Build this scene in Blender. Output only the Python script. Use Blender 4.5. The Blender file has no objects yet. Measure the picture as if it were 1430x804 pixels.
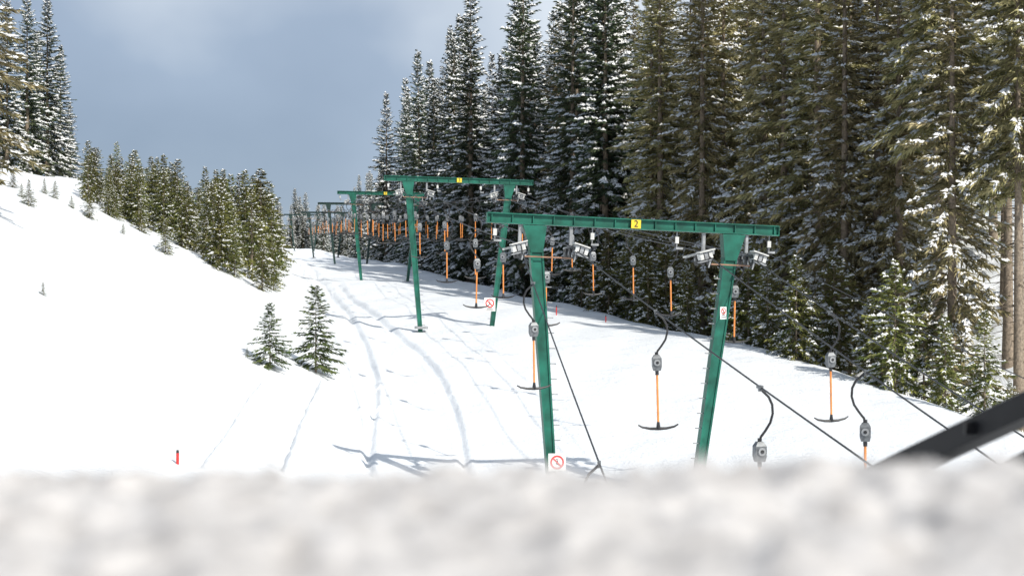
import bpy, math, random
import numpy as np
from mathutils import Vector, Matrix
random.seed(7); rng=np.random.default_rng(7)
scene=bpy.context.scene
scene.view_settings.view_transform='Standard'
scene.view_settings.look='None'
scene.view_settings.exposure=0
COL=scene.collection
F=2000.0  # focal length in photo pixels, used only to turn sight measurements into survey positions

# ------------------------------------------------------------------ materials
def new_mat(name):
    m=bpy.data.materials.new(name); m.use_nodes=True
    nt=m.node_tree; b=nt.nodes['Principled BSDF']
    return m,nt,b
def simple(name,col,rough=.5,metal=0.,var=.15,scale=6.,spec=.5,bump=0.):
    m,nt,b=new_mat(name)
    tc=nt.nodes.new('ShaderNodeTexCoord'); n=nt.nodes.new('ShaderNodeTexNoise'); n.inputs['Scale'].default_value=scale
    n.inputs['Detail'].default_value=6
    r=nt.nodes.new('ShaderNodeValToRGB')
    r.color_ramp.elements[0].position=.3; r.color_ramp.elements[1].position=.7
    r.color_ramp.elements[0].color=tuple(c*(1-var) for c in col)+(1,)
    r.color_ramp.elements[1].color=tuple(min(1,c*(1+var)) for c in col)+(1,)
    nt.links.new(tc.outputs['Object'],n.inputs['Vector']); nt.links.new(n.outputs['Fac'],r.inputs['Fac'])
    nt.links.new(r.outputs['Color'],b.inputs['Base Color'])
    b.inputs['Roughness'].default_value=rough; b.inputs['Metallic'].default_value=metal
    b.inputs['Specular IOR Level'].default_value=spec
    return m
def needle_mat(name,c1,c2,rnd=.5):
    m,nt,b=new_mat(name)
    tc=nt.nodes.new('ShaderNodeTexCoord'); n=nt.nodes.new('ShaderNodeTexNoise'); n.inputs['Scale'].default_value=1.3
    n.inputs['Detail'].default_value=8; n.inputs['Roughness'].default_value=.75
    oi=nt.nodes.new('ShaderNodeObjectInfo')
    r=nt.nodes.new('ShaderNodeValToRGB'); r.color_ramp.elements[0].position=.38; r.color_ramp.elements[1].position=.63
    r.color_ramp.elements[0].color=c1+(1,); r.color_ramp.elements[1].color=c2+(1,)
    nt.links.new(tc.outputs['Object'],n.inputs['Vector']); nt.links.new(n.outputs['Fac'],r.inputs['Fac'])
    hs=nt.nodes.new('ShaderNodeHueSaturation')
    mp=nt.nodes.new('ShaderNodeMapRange'); mp.inputs['To Min'].default_value=1-rnd; mp.inputs['To Max'].default_value=1+rnd
    nt.links.new(oi.outputs['Random'],mp.inputs['Value']); nt.links.new(mp.outputs['Result'],hs.inputs['Value'])
    mh=nt.nodes.new('ShaderNodeMapRange'); mh.inputs['To Min'].default_value=.48; mh.inputs['To Max'].default_value=.515
    nt.links.new(oi.outputs['Random'],mh.inputs['Value']); nt.links.new(mh.outputs['Result'],hs.inputs['Hue'])
    nt.links.new(r.outputs['Color'],hs.inputs['Color']); nt.links.new(hs.outputs['Color'],b.inputs['Base Color'])
    b.inputs['Roughness'].default_value=.75; b.inputs['Specular IOR Level'].default_value=.15
    return m
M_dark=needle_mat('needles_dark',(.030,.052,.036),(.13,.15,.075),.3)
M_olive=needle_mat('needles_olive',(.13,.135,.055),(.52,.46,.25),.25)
M_young=needle_mat('needles_young',(.050,.078,.024),(.26,.25,.075),.35)
M_sap=needle_mat('needles_sapling',(.040,.064,.026),(.14,.16,.055),.2)
M_bark=simple('bark',(.24,.195,.15),.9,var=.4,scale=9,spec=.1)
M_tsnow=simple('tree_snow',(.86,.87,.88),.6,var=.03)
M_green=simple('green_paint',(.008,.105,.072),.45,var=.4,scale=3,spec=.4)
M_darkgreen=simple('dark_green_paint',(.010,.035,.03),.5,var=.3,scale=3)  # darker green, used on the far towers
M_grey=simple('galvanised_steel',(.30,.31,.32),.5,.3,var=.3,scale=8)
M_box=simple('cast_aluminium',(.15,.16,.17),.5,.3,var=.4,scale=14)
M_lgrey=simple('light_guard',(.55,.55,.53),.5,var=.2,scale=9)
M_black=simple('black_rubber',(.018,.018,.02),.5,var=.3)
M_cable=simple('steel_cable',(.035,.037,.042),.5,.3,var=.2)
M_orange=simple('orange_rod',(.70,.25,.06),.45,var=.15)
M_rust=simple('rusty_bar',(.30,.17,.11),.7,var=.3)
M_white=simple('sign_white',(.78,.78,.76),.5,var=.05)
M_red=simple('sign_red',(.60,.03,.025),.5,var=.08)
M_yellow=simple('plate_yellow',(.75,.55,.03),.5,var=.08)
M_gloss=simple('black_paint',(.010,.010,.012),.5,var=.3,scale=12,spec=.25)

def snow_mat(name,c1,c2,bs=.25,dist=.05,scl=(.35,9.,60.),p=(.35,.7)):
    m,nt,b=new_mat(name)
    tc=nt.nodes.new('ShaderNodeTexCoord')
    ns=[]
    for s in scl:
        n=nt.nodes.new('ShaderNodeTexNoise'); n.inputs['Scale'].default_value=s; n.inputs['Detail'].default_value=8
        n.inputs['Roughness'].default_value=.6
        nt.links.new(tc.outputs['Object'],n.inputs['Vector']); ns.append(n)
    r=nt.nodes.new('ShaderNodeValToRGB'); r.color_ramp.elements[0].position=p[0]; r.color_ramp.elements[1].position=p[1]
    r.color_ramp.elements[0].color=c1+(1,); r.color_ramp.elements[1].color=c2+(1,)
    nt.links.new(ns[1].outputs['Fac'],r.inputs['Fac']); nt.links.new(r.outputs['Color'],b.inputs['Base Color'])
    ad=nt.nodes.new('ShaderNodeMath'); ad.operation='MULTIPLY_ADD'; ad.inputs[1].default_value=6.0
    nt.links.new(ns[0].outputs['Fac'],ad.inputs[0]); 
    ad2=nt.nodes.new('ShaderNodeMath'); ad2.operation='MULTIPLY_ADD'; ad2.inputs[1].default_value=.25
    nt.links.new(ns[2].outputs['Fac'],ad2.inputs[0]); nt.links.new(ns[1].outputs['Fac'],ad2.inputs[2])
    nt.links.new(ad2.outputs[0],ad.inputs[2])
    bp=nt.nodes.new('ShaderNodeBump'); bp.inputs['Strength'].default_value=bs; bp.inputs['Distance'].default_value=dist
    nt.links.new(ad.outputs[0],bp.inputs['Height']); nt.links.new(bp.outputs['Normal'],b.inputs['Normal'])
    b.inputs['Roughness'].default_value=.55; b.inputs['Specular IOR Level'].default_value=.2
    return m
M_snow=snow_mat('snow',(.745,.775,.815),(.80,.825,.855),.6,.11)
M_bank=snow_mat('shade_grey_granular_snow',(.36,.345,.34),(.66,.64,.63),.5,.01,(4.,30.,160.),(.34,.66))  # grey albedo stands in for shade on the bank; mottling is snow grain

# ------------------------------------------------------------------ mesh helpers
def np_mesh(name,V,faces_list,mats,smooth=False):
    me=bpy.data.meshes.new(name)
    V=np.asarray(V,dtype=np.float32)
    me.vertices.add(len(V)); me.vertices.foreach_set('co',V.ravel())
    li=[];ls=[];mi=[];off=0
    for fa,m in faces_list:
        if len(fa)==0: continue
        fa=np.asarray(fa); k=fa.shape[1]
        li.append(fa.ravel()); ls.append(off+np.arange(len(fa))*k); mi.append(np.full(len(fa),m)); off+=fa.size
    li=np.concatenate(li).astype(np.int32); ls=np.concatenate(ls).astype(np.int32); mi=np.concatenate(mi).astype(np.int32)
    me.loops.add(len(li)); me.loops.foreach_set('vertex_index',li)
    me.polygons.add(len(ls)); me.polygons.foreach_set('loop_start',ls)
    for m in mats: me.materials.append(m)
    me.polygons.foreach_set('material_index',mi)
    if smooth: me.polygons.foreach_set('use_smooth',np.ones(len(ls),dtype=bool))
    me.update(calc_edges=True); me.validate()
    return me
def add_obj(name,me,loc=(0,0,0),rotz=0,scale=1,parent=None):
    o=bpy.data.objects.new(name,me); COL.objects.link(o); o.location=loc; o.rotation_euler=(0,0,rotz)
    o.scale=(scale,)*3 if not hasattr(scale,'__len__') else scale
    if parent: o.parent=parent
    return o
class MB:
    def __init__(s,mats): s.v=[];s.f=[];s.m=[];s.mats=mats
    def poly(s,vs,faces,m):
        o=len(s.v); s.v+= [tuple(v) for v in vs]
        for f in faces: s.f.append(tuple(o+i for i in f)); s.m.append(m)
    def box(s,c,sz,m,rot=None):
        x,y,z=[a/2 for a in sz]; pts=[Vector(p) for p in [(-x,-y,-z),(x,-y,-z),(x,y,-z),(-x,y,-z),(-x,-y,z),(x,-y,z),(x,y,z),(-x,y,z)]]
        if rot is not None: pts=[rot@p for p in pts]
        c=Vector(c); s.poly([p+c for p in pts],[(0,3,2,1),(4,5,6,7),(0,1,5,4),(1,2,6,5),(2,3,7,6),(3,0,4,7)],m)
    def prism(s,bot,top,m):
        s.poly(list(bot)+list(top),[(0,3,2,1),(4,5,6,7),(0,1,5,4),(1,2,6,5),(2,3,7,6),(3,0,4,7)],m)
    def tube(s,pts,rad,m,n=8):
        pts=[Vector(p) for p in pts]; rings=[]
        if not hasattr(rad,'__len__'): rad=[rad]*len(pts)
        for i,p in enumerate(pts):
            d=(pts[min(i+1,len(pts)-1)]-pts[max(i-1,0)]).normalized()
            a=d.cross(Vector((0,1,0)) if abs(d.y)<.9 else Vector((1,0,0))).normalized(); b=d.cross(a)
            rings.append([p+(a*math.cos(t*2*math.pi/n)+b*math.sin(t*2*math.pi/n))*rad[i] for t in range(n)])
        vs=[q for r in rings for q in r]; fs=[]
        for i in range(len(pts)-1):
            for j in range(n): fs.append((i*n+j,i*n+(j+1)%n,(i+1)*n+(j+1)%n,(i+1)*n+j))
        fs.append(tuple(range(n-1,-1,-1))); fs.append(tuple((len(pts)-1)*n+j for j in range(n)))
        s.poly(vs,fs,m)
    def build(s,name,smooth=False):
        me=bpy.data.meshes.new(name); me.from_pydata(s.v,[],s.f)
        for m in s.mats: me.materials.append(m)
        me.polygons.foreach_set('material_index',s.m); me.update(); return me

# ------------------------------------------------------------------ terrain
GY=[-80,0,20,35,70,110,160,210,260,300,340,450,900,4000]
GZ=[-11,-8,-6.7,-5.35,-1.85,.4,2.7,4.2,6.6,8.4,7.5,-4,-30,-60]
LY=[-80,35,70,110,160,210,300,400,4000]
LX=[19,2.98,-2.63,-9.7,-18,-27.3,-46,-64,-200]
UY=[-80,20,45,60,70,90,130,190,300,4000]
UE=[16,15.5,15,14,11.8,9.2,6.8,5.2,5,5]
def sm(Y,a,b,w=7):
    return sum(np.interp(Y+d*w,a,b) for d in (-1,-.66,-.33,0,.33,.66,1))/7
def sstep(x,a,b):
    t=np.clip((x-a)/(b-a),0,1); return t*t*(3-2*t)
VY=[-5,0,2,4.3,9,12.3,15,20,30,60,200,2000]
VZ=[0,0,.45,1.6,3.6,5.2,6.8,8.1,9.0,8.6,0,-20]
def H0(X,Y):
    X=np.asarray(X,dtype=float);Y=np.asarray(Y,dtype=float)
    g=sm(Y,GY,GZ); u=X-sm(Y,LY,LX)
    v=-u-5
    left=(np.interp(v-1,VY,VZ)+np.interp(v,VY,VZ)+np.interp(v+1,VY,VZ))/3
    e=u-sm(Y,UY,UE)
    right=-2.3*sstep(e,-1.5,6)+ .36*np.clip(e-7,0,26)*(1-sstep(Y,85,120)) - .04*np.clip(e-60,0,600)
    und=.12*np.sin(X*.35+Y*.11)+.10*np.sin(Y*.23-X*.13+1.)+.05*np.sin(X*.9+Y*.4)+.035*np.sin(X*1.7-Y*.5+2)
    und+=.10*sstep(v,0,5)*np.sin(X*.8+Y*.35)*np.sin(Y*.3-X*.25)
    und*=np.clip((Y)/60,.4,1.)
    rough=sstep(e,1,6)*(.35*np.sin(X*1.1+Y*.7)*np.sin(Y*.9-X*.3)+.2*np.sin(X*2.3)*np.sin(Y*1.9))
    return g+left+right+und+rough
def hit(px,row,y0=16,y1=320):
    Y=np.linspace(y0,y1,6000); X=(px-715)/F*Y; z=(402-row)/F*Y
    d=H0(X,Y)-z
    i=np.argmax(d>0)
    if d[i]<=0: i=len(Y)-1
    return float(X[i]),float(Y[i]),float(H0(X[i],Y[i]))
track_shadow_grooves=[([(418,362),(440,384),(478,428),(505,470),(521,515),(524,560),(516,610),(512,662)],.15,.11),
 ([(470,395),(500,425),(545,458),(590,495),(622,540),(640,590),(651,665)],.15,.11),
 ([(362,522),(320,580),(268,650)],.30,.11),
 ([(441,527),(415,580),(384,655)],.30,.11),
 ([(425,567),(480,570),(556,569)],.16,.10),  # this and the next two: grooves carved in place of T-bar shadows
 ([(530,541),(600,546),(690,553)],.14,.10),
 ([(560,494),(620,497),(690,499)],.14,.10)]
def axis(parts):
    out=[]
    for a,b,s in parts: out.append(np.arange(a,b,s))
    return np.concatenate(out)
xs=np.concatenate([-np.geomspace(2500,60,30),axis([(-58,-18,.8),(-18,-12,.3),(-12,6,.085),(6,20,.22),(20,60,.7)]),np.geomspace(61,2500,30)])
ys=np.concatenate([axis([(-60,14,2.),(14,22,.4),(22,60,.10),(60,90,.18),(90,130,.4),(130,340,1.2)]),np.geomspace(342,4000,50)])
XX,YY=np.meshgrid(xs,ys); ZZ=H0(XX,YY)
for pts,dep,wid in track_shadow_grooves:
    P=[hit(*p) for p in pts]; P=np.array([p[:2] for p in P])
    t=np.linspace(0,len(P)-1,40); Q=np.stack([np.interp(t,range(len(P)),P[:,0]),np.interp(t,range(len(P)),P[:,1])],1)
    for _ in range(4): Q[1:-1]=(Q[:-2]+Q[1:-1]*2+Q[2:])/4
    Q[1:-1]+=rng.normal(0,.012,Q[1:-1].shape)
    mk=(XX>Q[:,0].min()-1.5)&(XX<Q[:,0].max()+1.5)&(YY>Q[:,1].min()-1.5)&(YY<Q[:,1].max()+1.5)
    x=XX[mk];y=YY[mk];dm=np.full(x.shape,9.)
    for i in range(len(Q)-1):
        ax,ay=Q[i];bx,by=Q[i+1]; L2=(bx-ax)**2+(by-ay)**2+1e-9
        s=np.clip(((x-ax)*(bx-ax)+(y-ay)*(by-ay))/L2,0,1)
        dm=np.minimum(dm,np.hypot(x-ax-s*(bx-ax),y-ay-s*(by-ay)))
    w=wid*np.clip(y/45,1,2.2)
    ZZ[mk]+= -dep*1.2*np.exp(-(dm/w)**2)+dep*.2*np.exp(-((dm-2*w)/(w*.8))**2)
ZZ+=np.where((YY>20)&(YY<95),rng.normal(0,.0035,ZZ.shape),0)
ny,nx=XX.shape
V=np.stack([XX.ravel(),YY.ravel(),ZZ.ravel()],1)
idx=np.arange(nx*ny).reshape(ny,nx)
Fq=np.stack([idx[:-1,:-1].ravel(),idx[:-1,1:].ravel(),idx[1:,1:].ravel(),idx[1:,:-1].ravel()],1)
add_obj('snow_ground',np_mesh('snow_ground',V,[(Fq,0)],[M_snow],True))

# foreground snow bank the camera looks over
bx=axis([(-12,-1.6,.25),(-1.6,1.6,.012),(1.6,12,.25)])
by=axis([(-4,.7,.2),(.7,1.9,.012),(1.9,4,.08),(4,16,.4)])
BX,BY=np.meshgrid(bx,by)
BZ=-.187-.003*np.sin(BX*3.1+1)-.5*np.clip(BY-1.75,0,99)-.35*sstep(BY,1.46,1.95)
BZ+=.008*np.sin(BX*1.3)*np.sin(BY*1.1)
nz=rng.normal(0,1,BX.shape)
def blur(a,k):
    for _ in range(k):
        a=(np.roll(a,1,0)+np.roll(a,-1,0)+a*2)/4; a=(np.roll(a,1,1)+np.roll(a,-1,1)+a*2)/4
    return a
BZ+=.004*nz+.03*blur(nz,6)+.035*blur(rng.normal(0,1,BX.shape),40)
ny,nx=BX.shape; idx=np.arange(nx*ny).reshape(ny,nx)
Fq=np.stack([idx[:-1,:-1].ravel(),idx[:-1,1:].ravel(),idx[1:,1:].ravel(),idx[1:,:-1].ravel()],1)
add_obj('snow_bank',np_mesh('snow_bank',np.stack([BX.ravel(),BY.ravel(),BZ.ravel()],1),[(Fq,0)],[M_bank],True))

# ------------------------------------------------------------------ spruce generator
def make_spruce(name,Ht,R,cb,nb,seed,tw,ww,sp,snow_p,mat,droop=.35,blades=2,dead=0,trunk_r=None,pw=.8,sthick=2.2,swide=1.5,sfrac=.4,irr=.13):
    r=np.random.default_rng(seed)
    Vs=[];tr3=[]
    tr=trunk_r or Ht*.011; n=7; hs=np.linspace(-.8 if Ht>6 else -.25,Ht,9)
    bend=r.normal(0,.01*Ht*.3,2)
    ctr=lambda z: np.stack([bend[0]*(z/Ht)**2,bend[1]*(z/Ht)**2],-1)
    ang=np.arange(n)*2*np.pi/n; q=[]
    for h in hs:
        rad=tr*max(.06,1-max(h,0)/Ht)*(1.25 if h<=0 else 1); c=ctr(max(h,0))
        Vs.append(np.stack([c[0]+rad*np.cos(ang),c[1]+rad*np.sin(ang),np.full(n,h)],1))
    for i in range(len(hs)-1):
        for j in range(n): q.append([i*n+j,i*n+(j+1)%n,(i+1)*n+(j+1)%n,(i+1)*n+j])
    nv=n*len(hs)
    q0=[np.array(q)];q1=[]
    zs=cb*Ht+(1-cb)*Ht*.985*np.linspace(0,1,nb)
    zs=zs+r.normal(0,.006*Ht,nb)
    lobes=r.uniform(0,6.28,4)
    for i in range(nb):
        z0=zs[i]; s=np.clip((z0-cb*Ht)/((1-cb)*Ht),0,1)
        az=i*2.39996+r.normal(0,.35)
        prof=(1-s)**pw*(.72+.28*min(1,s/.18))
        L=R*(prof*.97+.03)*r.uniform(.62,1.12)*(1+irr*math.sin(az*2+lobes[0]+z0*.5)+irr*.8*math.sin(z0*1.9+lobes[1]))
        if r.random()<.08: L*=.45
        el=math.tan(math.radians(-14+s*s*62+r.normal(0,5)))
        dr=droop*(1-s)*r.uniform(.7,1.3)
        ca,sa=math.cos(az),math.sin(az); out=np.array([ca,sa,0.]);tan=np.array([-sa,ca,0.])
        c0=ctr(np.array(max(z0,0.)))
        base=np.array([c0[0],c0[1],z0])
        curv=r.normal(0,.12)
        def P(t):
            t=np.asarray(t)[:,None]
            zz=el*t-dr*t*t+.55*dr*t**4
            return base+L*(out*t+tan*curv*t*t)+np.array([0,0,1.])*L*zz
        tt=np.array([0,.5,1.]); pp=P(tt); br=max(.004,L*.011)*np.array([1.2,.8,.25])
        a3=np.arange(3)*2.0944
        ring=pp[:,None,:]+br[:,None,None]*(tan*np.cos(a3)[:,None]+np.array([0,0,1.])*np.sin(a3)[:,None])[None]
        Vs.append(ring.reshape(-1,3))
        q0.append(np.array([[nv+k*3+j,nv+k*3+(j+1)%3,nv+(k+1)*3+(j+1)%3,nv+(k+1)*3+j] for k in range(2) for j in range(3)])); nv+=9
        nt_=max(4,int(L/sp)); t=np.repeat(np.linspace(.10 if s>.3 else .22,1,nt_),2*blades)+r.normal(0,.02,nt_*2*blades)
        t=np.clip(t,0.03,1.02); m=len(t)
        side=np.tile(np.array([1,-1]),nt_*blades)
        b0=P(t)
        out_w=r.uniform(.35,1.1,m); side_w=side*r.uniform(.35,1.05,m)*(1-.45*t); dn=r.uniform(-.15,.75,m)*(1-s*.8)-.25*s
        d=out*out_w[:,None]+tan*side_w[:,None]-np.array([0,0,1.])*dn[:,None]
        d/=np.linalg.norm(d,axis=1)[:,None]
        l=tw*r.uniform(.55,1.25,m)*(1-.45*t)*(.45+.55*min(1,L/(R*.5)))
        up=np.array([0,0,1.])+r.normal(0,.55,(m,3))
        wv=np.cross(d,up); wv/=np.linalg.norm(wv,axis=1)[:,None]+1e-6
        w=(ww*r.uniform(.6,1.3,m))[:,None]
        tip=b0+d*l[:,None]; tip[:,2]-=l*.18
        mid=b0+d*(l*.45)[:,None]; 
        VV=np.stack([b0,mid+wv*w,tip,mid-wv*w],1).reshape(-1,3)
        Vs.append(VV); q1.append(nv+np.arange(m*4).reshape(m,4)); nv+=m*4
        # snow pads lying on the branches
        if r.random()<snow_p:
            lo=r.uniform(.25,.6); hi=lo+r.uniform(.3,.8)
            sel=np.where((t>lo)&(t<hi)&(r.random(m)<sfrac))[0]
            if len(sel):
                k=len(sel); bb=b0[sel]+np.array([0,0,ww*.2]); dd=d[sel].copy(); dd[:,2]*=.8
                hz=np.cross(dd,np.array([0,0,1.])); hz/=np.linalg.norm(hz,axis=1)[:,None]+1e-6
                ll=(l[sel]*r.uniform(.45,1.0,k))[:,None]; w2=w[sel]*r.uniform(.7,1.25,k)[:,None]*swide
                m2=bb+dd*ll*.5
                qq=np.stack([bb,m2+hz*w2,bb+dd*ll,m2-hz*w2,m2+np.array([0,0,1.])*ww*sthick*r.uniform(.5,1.1,(k,1))],1).reshape(-1,3)
                Vs.append(qq); o=nv+np.arange(k)[:,None]*5
                for a,b in ((0,1),(1,2),(2,3),(3,0)):
                    tr3.append(np.concatenate([o+b,o+a,o+4],1))
                nv+=k*5
    for i in range(dead):
        z0=(.02+max(cb-.02,.03)*r.random())*Ht; az=r.uniform(0,6.28); L=r.uniform(.4,1.5)
        p0=np.array([0,0,z0]);p1=p0+np.array([math.cos(az)*L,math.sin(az)*L,-L*r.uniform(0,.35)])
        a3=np.arange(3)*2.0944; k=np.stack([np.zeros(3),np.cos(a3),np.sin(a3)],1)
        Vs.append(p0+k*.03);Vs.append(p1+k*.008)
        q0.append(np.array([[nv+j,nv+(j+1)%3,nv+3+(j+1)%3,nv+3+j] for j in range(3)])); nv+=6
    V=np.concatenate(Vs)
    fl=[(np.concatenate(q0),0),(np.concatenate(q1),1)]
    if tr3: fl.append((np.concatenate(tr3),2))
    return np_mesh(name,V,fl,[M_bark,mat,M_tsnow])

dark=[make_spruce('spruce_dark',24,3.0,.04,320,10+i,.66,.060,.15,1.,M_dark,sfrac=.46,sthick=2.8,swide=1.6) for i in range(5)]
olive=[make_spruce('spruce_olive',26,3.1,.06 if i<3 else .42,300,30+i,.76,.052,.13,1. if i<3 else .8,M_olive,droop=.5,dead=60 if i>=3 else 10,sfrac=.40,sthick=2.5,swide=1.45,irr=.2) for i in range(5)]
young=[make_spruce('spruce_young',3.0,.85,.05,100,60+i,.25,.020,.075,.7,M_young,droop=.25,pw=.9,trunk_r=.035,sfrac=.28,sthick=2.,irr=.25) for i in range(5)]
youngs=[make_spruce('spruce_young_snowy',3.6,1.15,.05,110,80+i,.30,.026,.085,.95,M_young,droop=.3,pw=.85,trunk_r=.04,sfrac=.36,sthick=2.4,swide=1.5,irr=.2) for i in range(3)]
sap=[make_spruce('spruce_sapling',2.4,.70,.07,95,90+i,.24,.020,.06,.4,M_sap,droop=.16,pw=.75,trunk_r=.026,sfrac=.15,irr=.18) for i in range(2)]
def plant(meshes,H,base,x,y,name='spruce_tree',sw=1.):
    me=random.choice(meshes) if isinstance(meshes,list) else meshes
    s=H/base; z=float(H0(x,y))
    return add_obj(name,me,(x,y,z-.05),random.uniform(0,6.28),(s*sw,s*sw,s))
lx=lambda y: float(sm(np.array(float(y)),LY,LX)); ue=lambda y: float(sm(np.array(float(y)),UY,UE))
Y=52.
while Y<265:
    for k in range(5 if Y<90 else 6):
        y=Y+random.uniform(-1.8,1.8)+(k%2)*2.2
        e=3.8+k*4.4+random.uniform(-1.5,1.5)
        if Y<75: e+=1.7
        x=lx(y)+ue(y)+e
        px=715+x/y*F
        if px>1480 or px<450: continue
        if px>1365 and y<95 and random.random()<.7: continue
        if y<90: H=random.uniform(23,30)
        elif y<155: H=random.uniform(23.5,29)
        elif y<200: H=random.uniform(21,27)
        else: H=random.uniform(14,19)*(1-(y-200)/240)
        if px>1365 and y<95: plant(olive[3:],H,26,x,y,sw=.8)
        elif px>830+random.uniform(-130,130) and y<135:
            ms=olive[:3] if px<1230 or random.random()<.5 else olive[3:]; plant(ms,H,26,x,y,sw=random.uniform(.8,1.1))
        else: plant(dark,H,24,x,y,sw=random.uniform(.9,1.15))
    Y+=4.3 if Y<150 else 4.6
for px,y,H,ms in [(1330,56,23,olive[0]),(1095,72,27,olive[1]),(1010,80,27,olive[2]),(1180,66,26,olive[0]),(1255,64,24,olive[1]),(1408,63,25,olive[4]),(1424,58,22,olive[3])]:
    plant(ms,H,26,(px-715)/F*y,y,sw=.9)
for px,y,H in [(1250,54,5.0),(1112,60,4.4),(1072,63,4.0),(1375,48.5,3.8),(1165,62,5.4),(1320,53,3.6),(960,71,3.6),(905,76,4.6),(850,82,5.),(1010,68,3.8),(1215,58,3.6),(812,88,4.6),(760,97,4.6),(1290,56,4.6),(1410,52,2.0),(1045,68,5.2),(930,77,5.5),(880,82,5.)]:
    plant(youngs,H,3.6,(px-715)/F*y,y,'young_spruce')
# distant forest (one mass, sharing one instanced collection)
dcol=bpy.data.collections.new('distant_forest_trees')
rr=random.Random(3)
for i in range(120):
    y=rr.uniform(335,430); px=rr.uniform(372,560); x=(px-715)/F*y
    H=rr.uniform(12,18)*(1 if px>400 else .8)
    o=bpy.data.objects.new('distant_spruce',rr.choice(dark)); o.location=(x,y,float(H0(x,y))-.3); s=H/24
    o.scale=(s*1.3,s*1.3,s); o.rotation_euler=(0,0,rr.uniform(0,6)); dcol.objects.link(o)
e=bpy.data.objects.new('distant_forest',None); e.instance_type='COLLECTION'; e.instance_collection=dcol; COL.objects.link(e)
# left hill: thicket of young spruces
n=0
while n<185:
    y=72+78*random.random()**1.3; u=random.uniform(-21.5,-8.4)
    x=lx(y)+u; px=715+x/y*F
    f=(u+21.5)/13.3
    if px>382 or px<120: continue
    H=(2.0+3.2*f)*random.choice([.4,.55,.7,.85,.95,1.12])*random.uniform(.9,1.1)*(1+(y-72)/160)
    plant(young,H,3.0,x,y,'young_spruce',sw=random.uniform(.85,1.25)); n+=1
for px,row,hp in [(231,354,50),(125,305,42),(40,287,38),(77,277,26),(172,327,16),(60,412,20),(345,497,14),(18,262,30),(100,290,18),(150,300,40),(62,270,22),(30,275,20),(210,320,36)]:
    x,y,z=hit(px,row); plant(young,hp/F*y,3.0,x,y,'young_spruce',sw=1.15)
for i,(px,row,hp) in enumerate([(377,514,92),(441,520,122)]):
    x,y,z=hit(px,row); plant(sap[i],hp/F*y,2.4,x,y,'spruce_sapling',sw=1.15)
for px,y,H,ms in [(38,112,14.5,dark[0]),(66,118,15,dark[1]),(84,122,11.5,dark[3]),(10,108,13.5,dark[2]),(52,125,13,dark[4]),(-22,110,15,dark[1]),(98,126,7,dark[2])]:
    plant(ms,H,24,(px-715)/F*y,y,sw=1.25)
plant(olive[1],19,26,(-55-715)/F*52,52,sw=1.25)
plant(olive[2],17,26,(-95-715)/F*58,58,sw=1.25)

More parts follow.
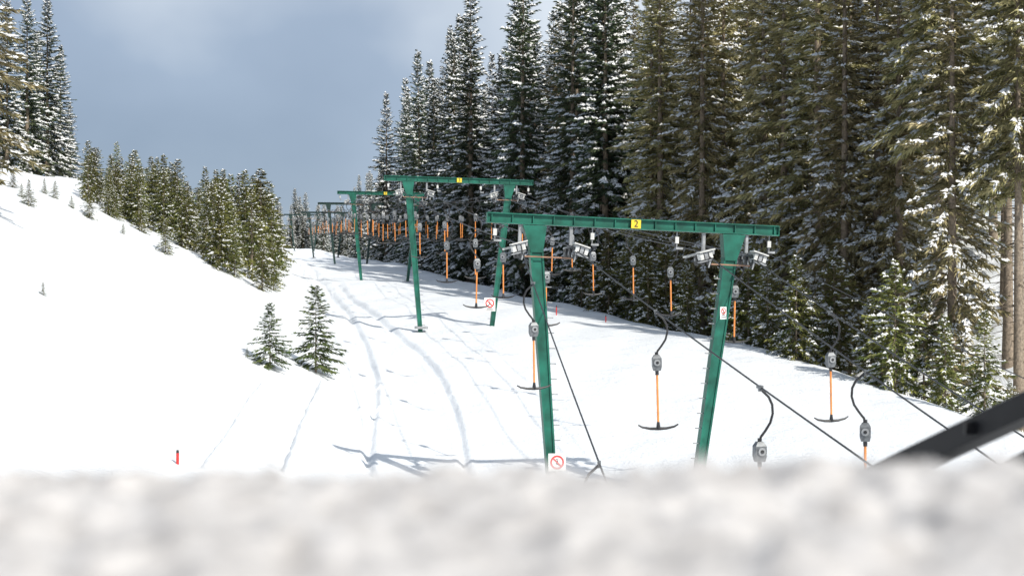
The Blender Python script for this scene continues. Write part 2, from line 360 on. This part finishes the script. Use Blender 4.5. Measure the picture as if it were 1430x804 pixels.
# ------------------------------------------------------------------ lift towers
CO=[-2.84,-1.58,1.76,2.86]
def tower(name,Hh,gm):
    mb=MB([gm,M_grey,M_lgrey,M_black,M_rust,M_darkgreen])
    for sd in (-1,1):
        xb,xt=1.7*sd,2.5*sd; wb,wt=.075,.15; d=.10
        zb,zt=-.6,Hh-.14
        B=[(xb-wb,-d,zb),(xb+wb,-d,zb),(xb+wb,d,zb),(xb-wb,d,zb)]; T=[(xt-wt,-d,zt),(xt+wt,-d,zt),(xt+wt,d,zt),(xt-wt,d,zt)]
        mb.prism(B,T,0)
        for q in (-1,1):
            fb=.022
            B=[(xb+q*wb-fb,-d-.035,zb),(xb+q*wb+fb,-d-.035,zb),(xb+q*wb+fb,d+.035,zb),(xb+q*wb-fb,d+.035,zb)]
            T=[(xt+q*wt-fb,-d-.035,zt),(xt+q*wt+fb,-d-.035,zt),(xt+q*wt+fb,d+.035,zt),(xt+q*wt-fb,d+.035,zt)]
            mb.prism(B,T,0)
        mb.prism([(xt-.15-.07*sd,-.15,zt-.65),(xt+.15-.07*sd,-.15,zt-.65),(xt+.15-.07*sd,.15,zt-.65),(xt-.15-.07*sd,.15,zt-.65)],
                 [(xt-.29,-.15,zt-.005),(xt+.29,-.15,zt-.005),(xt+.29,.15,zt-.005),(xt-.29,.15,zt-.005)],0)
        mb.box((xb,0,-.0),(.6,.6,.12),1)
        nr=int(Hh/.33)
        for k in range(1,nr-2):
            t=k/nr; x=xb+(xt-xb)*t-sd*(wb+(wt-wb)*t+.09); z=zb+(zt-zb)*t
            mb.tube([(x-.09,-.06,z),(x+.09,-.06,z)],.014,1,5)
    mb.box((0,0,Hh),(7.3,.09,.20),0)
    mb.box((0,0,Hh+.113),(7.32,.24,.028),0); mb.box((0,0,Hh-.113),(7.32,.24,.028),0)
    for k in range(15): mb.box((-3.55+k*.507,0,Hh),(.022,.2,.195),0)
    for x in (-3.66,3.66): mb.box((x,0,Hh),(.02,.23,.25),0)
    for ci,x in enumerate(CO):
        zc=Hh-.72
        mb.box((x,0,Hh-.36),(.07,.10,.44),1)
        mb.box((x+.06,0,Hh-.62),(.05,1.3,.09),1)
        for yy in (-.52,0,.52):
            mb.tube([(x-.035,yy,zc-.06),(x+.035,yy,zc-.06)],.15,3,14)
            mb.tube([(x-.05,yy,zc-.06),(x+.05,yy,zc-.06)],.05,1,8)
        sg=1 if ci%2 else -1
        rt=Matrix.Rotation(math.radians(16*sg),3,'Y')
        mb.box((x+.13*sg,-.62,Hh-.60),(.40,.34,.03),2,rt)
        for kk in (-1,0,1): mb.box((x+.13*sg+kk*.11,-.60,Hh-.72-.03*sg*kk),(.085,.26,.15),2 if kk else 1,rt)
        mb.box((x+.13*sg,.60,Hh-.68),(.34,.30,.05),2,rt)
        mb.box((x+.13*sg,-.62,Hh-.84),(.34,.20,.025),1,rt)
        mb.tube([(x,-.66,Hh-.8),(x-.05,-.66,Hh-1.0)],.02,1,6)
    for a,b in ((CO[0],CO[1]),(CO[2],CO[3])):
        mb.tube([(a+.1,-.2,Hh-.90),(b+.05,-.2,Hh-.90)],.018,4,6)
        mb.tube([(a+.12,-.2,Hh-.90),(a,-.05,Hh-.6)],.016,1,5); mb.tube([(b,-.2,Hh-.90),(b,-.05,Hh-.6)],.016,1,5)
    for x in (-1.05,1.08,3.45,-3.45):
        mb.tube([(x,0,Hh-.14),(x,0,Hh-.55)],.016,1,5)
        mb.box((x,0,Hh-.34),(.09,.06,.16),2); mb.box((x+.07,0,Hh-.54),(.18,.05,.05),1)
        mb.tube([(x-.1,0,Hh-.14),(x+.02,0,Hh-.62)],.012,3,5)
    return mb.build(name)
TW=[]
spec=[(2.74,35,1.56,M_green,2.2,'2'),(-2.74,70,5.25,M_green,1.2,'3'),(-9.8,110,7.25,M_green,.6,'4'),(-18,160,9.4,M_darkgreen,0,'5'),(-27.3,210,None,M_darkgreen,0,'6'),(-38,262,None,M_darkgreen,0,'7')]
for i,(x,y,top,gm,tilt,num) in enumerate(spec):
    z=float(H0(x,y)); 
    if top is None: top=z+6.6
    Hh=top-z
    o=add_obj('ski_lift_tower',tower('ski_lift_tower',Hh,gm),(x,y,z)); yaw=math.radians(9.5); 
    o.rotation_euler=(0,math.radians(tilt),yaw)
    TW.append((o,Hh)); 
    if i<3:
        pm=MB([M_yellow]); pm.box((0,-.135,Hh),(.24,.015,.21),0); add_obj('number_plate',pm.build('number_plate'),parent=o)
        tcu=bpy.data.curves.new('plate_digit','FONT'); tcu.body=num; tcu.size=.23; tcu.align_x='CENTER'; tcu.align_y='CENTER'; tcu.extrude=.002
        tcu.materials.append(M_black)
        t=bpy.data.objects.new('plate_digit',tcu); COL.objects.link(t); t.parent=o; t.location=(0,-.150,Hh); t.rotation_euler=(math.pi/2,0,0)
bpy.context.view_layer.update()
def tw_pt(i,x,dz,y=0):
    o,Hh=TW[i]; return (Matrix.Translation(o.location)@o.rotation_euler.to_matrix().to_4x4())@Vector((x,y,Hh+dz))
near_end=[Vector((1.3,20,-2.55)),Vector((4.7,18,-2.25)),Vector((6.4,18,-2.3)),Vector((7.9,22,-2.2))]
routes=[]
for c in range(4):
    a=tw_pt(0,CO[c],-.60); b=near_end[c]; b2=a+(b-a)*1.45
    pts=[]
    for k in range(13):
        t=k/12; p=b2.lerp(a,t); p.z-=.125*4*t*(1-t); pts.append(p)
    for i in range(len(TW)-1):
        a=tw_pt(i,CO[c],-.60); b=tw_pt(i+1,CO[c],-.60); L=(b-a).length; sag=L*L/8*.0012
        for k in range(1,13):
            t=k/12; p=a.lerp(b,t); p.z-=sag*4*t*(1-t); pts.append(p)
    routes.append(pts)
def curve_obj(name,pts,r,mat):
    cu=bpy.data.curves.new(name,'CURVE'); cu.dimensions='3D'; sp=cu.splines.new('POLY'); sp.points.add(len(pts)-1)
    for i,p in enumerate(pts): sp.points[i].co=(p[0],p[1],p[2],1)
    cu.bevel_depth=r; cu.bevel_resolution=1; cu.materials.append(mat)
    o=bpy.data.objects.new(name,cu); COL.objects.link(o); return o
for pts in routes: curve_obj('tow_cable',pts,.015,M_cable)
for off,dz in ((3.45,-.58),):
    pts=[]
    for i in range(len(TW)):
        p=tw_pt(i,off,dz)
        if i:
            for k in range(1,9):
                t=k/8; q=pts0.lerp(p,t); q.z-=2.0*t*(1-t); pts.append(q)
        else:
            e0=p+Vector((5.3,-26,-4.9)); 
            for k in range(9):
                t=k/8; q=e0.lerp(p,t); q.z-=1.0*t*(1-t); pts.append(q)
        pts0=p
    curve_obj('signal_cable',pts,.009,M_cable)
def rope_at(c,Y):
    P=routes[c]
    for a,b in zip(P[:-1],P[1:]):
        if a.y<=Y<=b.y: return a.lerp(b,(Y-a.y)/(b.y-a.y))
def hanger(flip,ext):
    mb=MB([M_black,M_box,M_orange,M_grey])
    s=flip
    mb.box((0,0,.0),(.05,.16,.05),1); mb.box((0,0,-.04),(.04,.06,.06),1)
    arm=[(0,0,-.02),(.05*s,0,-.07),(.15*s,0,-.16),(.21*s,0,-.28),(.22*s,0,-.42),(.18*s,0,-.56),(.10*s,0,-.68),(.02*s,0,-.78),(0,0,-.86)]
    mb.tube(arm,.021,0,7)
    z=-1.0
    mb.prism([(-.07,-.055,z-.16),(.07,-.055,z-.16),(.07,.055,z-.16),(-.07,.055,z-.16)],[(-.09,-.07,z-.08),(.09,-.07,z-.08),(.09,.07,z-.08),(-.09,.07,z-.08)],1)
    mb.prism([(-.09,-.07,z-.08),(.09,-.07,z-.08),(.09,.07,z-.08),(-.09,.07,z-.08)],[(-.09,-.07,z+.08),(.09,-.07,z+.08),(.09,.07,z+.08),(-.09,.07,z+.08)],1)
    mb.prism([(-.09,-.07,z+.08),(.09,-.07,z+.08),(.09,.07,z+.08),(-.09,.07,z+.08)],[(-.05,-.04,z+.15),(.05,-.04,z+.15),(.05,.04,z+.15),(-.05,.04,z+.15)],1)
    mb.tube([(0,-.10,z),(0,.10,z)],.062,3,12); mb.tube([(0,-.112,z),(0,.112,z)],.03,0,8)
    mb.tube([(0,0,z+.13),(0,0,z+.2)],.035,0,8)
    mb.tube([(0,0,z-.15),(0,0,z-.24)],.035,0,8)
    zt=-2.25-ext
    if ext>0: mb.tube([(0,0,z-.2),(0,0,z-.24-ext)],.008,0,5)
    mb.tube([(0,0,z-.24-ext),(0,0,zt)],.022,2,8)
    w=.39
    bar=[(-w,0,zt+.045),(-w*.8,0,zt+.0),(-w*.4,0,zt-.03),(0,0,zt-.035),(w*.4,0,zt-.03),(w*.8,0,zt),(w,0,zt+.045)]
    mb.tube(bar,[.014,.02,.026,.032,.026,.02,.014],0,8)
    mb.tube([(0,0,zt+.10),(0,0,zt-.03)],[.026,.045],0,8)
    return mb.build('t_bar_tow_hanger')
HG=[hanger(1,0),hanger(-1,0),hanger(1,.25),hanger(-1,.2)]
def hang(c,Y,v=None):
    p=rope_at(c,Y)
    if p is None: return
    o=add_obj('t_bar_tow_hanger',HG[random.randrange(4) if v is None else v],p,random.uniform(-.25,.35))
    o.rotation_euler[1]=random.uniform(-.03,.03)
for c,Y,v in [(0,31,1),(0,20.6,1),(1,27.8,0),(1,22.3,0),(2,23.7,1),(3,30.0,0),(3,36.3,0),(3,47,1),(1,38,1),(0,42,1),(0,50,0),(2,62,0),(3,42.5,0),(2,48,0),(1,52,0),(1,45.5,1),(0,60,0),(2,55,1),(3,57,0),(1,62,0),(3,64,1)]:
    hang(c,Y,v)
for c in range(4):
    Y=73+c*1.6
    while Y<205:
        hang(c,Y); Y+=random.uniform(5.,7.) if Y<115 else random.uniform(7,11)

# ------------------------------------------------------------------ signs on the legs
def sign(loc,w,h,rz,strip=False):
    mb=MB([M_white,M_red,M_black,M_grey])
    mb.box((0,0,0),(w,.012,h),0)
    mb.box((0,.02,0),(w*.3,.03,h*.3),3)
    r=w*.40; zc=h*.5-w*.5 if strip else 0
    N=28; vs=[];fs=[]
    for i in range(N):
        a=i*2*math.pi/N
        for rr_ in (r,r*.74): vs.append((rr_*math.cos(a),-.011,zc+rr_*math.sin(a)))
    for i in range(N): j=(i+1)%N; fs.append((2*i,2*j,2*j+1,2*i+1))
    mb.poly(vs,fs,1)
    rt=Matrix.Rotation(math.radians(45),3,'Y'); mb.box((0,-.014,zc),(r*1.7,.004,r*.2),1,rt)
    mb.tube([(-r*.05,-.010,zc+r*.40),(-r*.05,-.0065,zc+r*.42)],r*.13,2,8)
    mb.box((0,-.009,zc+r*.05),(r*.18,.004,r*.5),2,Matrix.Rotation(math.radians(20),3,'Y'))
    mb.box((r*.1,-.0085,zc-r*.3),(r*.7,.004,r*.1),2,Matrix.Rotation(math.radians(25),3,'Y'))
    if strip:
        for k in range(3): mb.box((0,-.009,-h*.5+.05+k*.05),(w*(.7-.1*k),.004,.018),2)
    return add_obj('prohibition_sign',mb.build('prohibition_sign'),loc,rz)
d=34.3; sign(((778-715)/F*d,d,(402-645)/F*d),.42,.42,math.radians(6))
d=69.9; sign(((684-715)/F*d,d,(402-425)/F*d),.54,.66,math.radians(6),True)
d=34.9; sign(((1010-715)/F*d,d,(402-437)/F*d),.20,.30,math.radians(35),True)
def marker(px,row,hp,name='marker_pole'):
    x,y,z=hit(px,row); h=hp/F*y
    mb=MB([M_red,M_black]); mb.tube([(0,0,-.3),(0,0,h*.8)],.03,0,8); mb.tube([(0,0,h*.8),(0,0,h)],[.031,.024],1,8)
    add_obj(name,mb.build(name),(x,y,z))
marker(248,648,20); marker(777,440,14); marker(846,450,10)

# ------------------------------------------------------------------ steel handrail beside the bank
mb=MB([M_gloss,M_grey])
def W(px,row,d): return Vector(((px-715)/F*d,d,(402-row)/F*d))
for (a,b,ex0,ex1,th) in ((W(1430,568,5.4),W(1225,664,6.4),-.7,1.6,.046),(W(1430,648,5.4),W(1372,674,5.8),-2.2,3.5,.036)):
    p0=a+(b-a)*ex0; p1=a+(b-a)*ex1; dv=(p1-p0).normalized(); sidev=dv.cross(Vector((0,0,1))).normalized(); upv=sidev.cross(dv)
    def ring(p,w,h): return [p-sidev*w-upv*h,p+sidev*w-upv*h,p+sidev*w+upv*h,p-sidev*w+upv*h]
    mb.prism(ring(p0,.03,th),ring(p1,.03,th),0)
    mb.prism([q+upv*(th+.005) for q in ring(p0,.012,.003)],[q+upv*(th+.005) for q in ring(p1,.012,.003)],1)  # thin pale strip along the top edge, standing in for a highlight
    mb.prism([q-upv*(th+.006) for q in ring(p0,.05,.004)],[q-upv*(th+.006) for q in ring(p1,.05,.004)],0)
    for t in (.42,.7):
        q=p0.lerp(p1,t); mb.box(q-sidev*.04,(.05,.02,.05),0)
mb.box((3.0,5.1,-1.6),(.08,.08,3.2),0)
add_obj('steel_handrail',mb.build('steel_handrail'))

# ------------------------------------------------------------------ light, world, camera
sun_el=math.radians(42); sx,sy=.64,-.77
az=math.atan2(sx,sy)
w=bpy.data.worlds.new('World'); scene.world=w; w.use_nodes=True; nt=w.node_tree
bg=nt.nodes['Background']; bg.inputs['Strength'].default_value=.11
sky=nt.nodes.new('ShaderNodeTexSky'); sky.sky_type='NISHITA'; sky.sun_disc=False; sky.sun_elevation=sun_el; sky.sun_rotation=az
sky.altitude=1200
tc=nt.nodes.new('ShaderNodeTexCoord'); mp=nt.nodes.new('ShaderNodeMapping'); mp.inputs['Scale'].default_value=(1.6,1.6,2.0); mp.inputs['Location'].default_value=(.35,.2,.1)
n=nt.nodes.new('ShaderNodeTexNoise'); n.inputs['Scale'].default_value=2.2; n.inputs['Detail'].default_value=5; n.inputs['Roughness'].default_value=.42
nt.links.new(tc.outputs['Generated'],mp.inputs['Vector']); nt.links.new(mp.outputs['Vector'],n.inputs['Vector'])
sep=nt.nodes.new('ShaderNodeSeparateXYZ'); nt.links.new(tc.outputs['Generated'],sep.inputs['Vector'])
ma=nt.nodes.new('ShaderNodeMath'); ma.operation='MULTIPLY_ADD'; ma.inputs[1].default_value=1.1
nt.links.new(sep.outputs['X'],ma.inputs[0]); nt.links.new(n.outputs['Fac'],ma.inputs[2])
rp=nt.nodes.new('ShaderNodeValToRGB')
E=rp.color_ramp.elements; E[0].position=.12; E[0].color=(2.5,3.2,4.3,1); E[1].position=.50; E[1].color=(7.2,7.8,8.5,1)
x=E.new(.30); x.color=(3.5,4.3,5.5,1)
nt.links.new(ma.outputs[0],rp.inputs['Fac'])
mx=nt.nodes.new('ShaderNodeMix'); mx.data_type='RGBA'; mx.inputs['Factor'].default_value=.87
nt.links.new(sky.outputs['Color'],mx.inputs['A']); nt.links.new(rp.outputs['Color'],mx.inputs['B'])
nt.links.new(mx.outputs['Result'],bg.inputs['Color'])
sl=bpy.data.lights.new('sun','SUN'); sl.energy=4.9; sl.angle=math.radians(.8); sl.color=(1,.95,.86)
so=bpy.data.objects.new('sun',sl); COL.objects.link(so)
dvec=Vector((sx*math.cos(sun_el)/math.hypot(sx,sy),sy*math.cos(sun_el)/math.hypot(sx,sy),math.sin(sun_el)))
so.rotation_euler=dvec.to_track_quat('Z','Y').to_euler(); so.location=(20,-20,40)
cd=bpy.data.cameras.new('camera'); cam=bpy.data.objects.new('camera',cd); COL.objects.link(cam)
cam.location=(0,0,0); cam.rotation_euler=(math.pi/2,0,0)
cd.sensor_width=36; cd.lens=36*F/1430; cd.clip_start=.05; cd.clip_end=6000
cd.dof.use_dof=True; cd.dof.focus_distance=42; cd.dof.aperture_fstop=2.2
scene.camera=cam
print('faces',len(dark[0].polygons),len(olive[0].polygons),len(young[0].polygons))
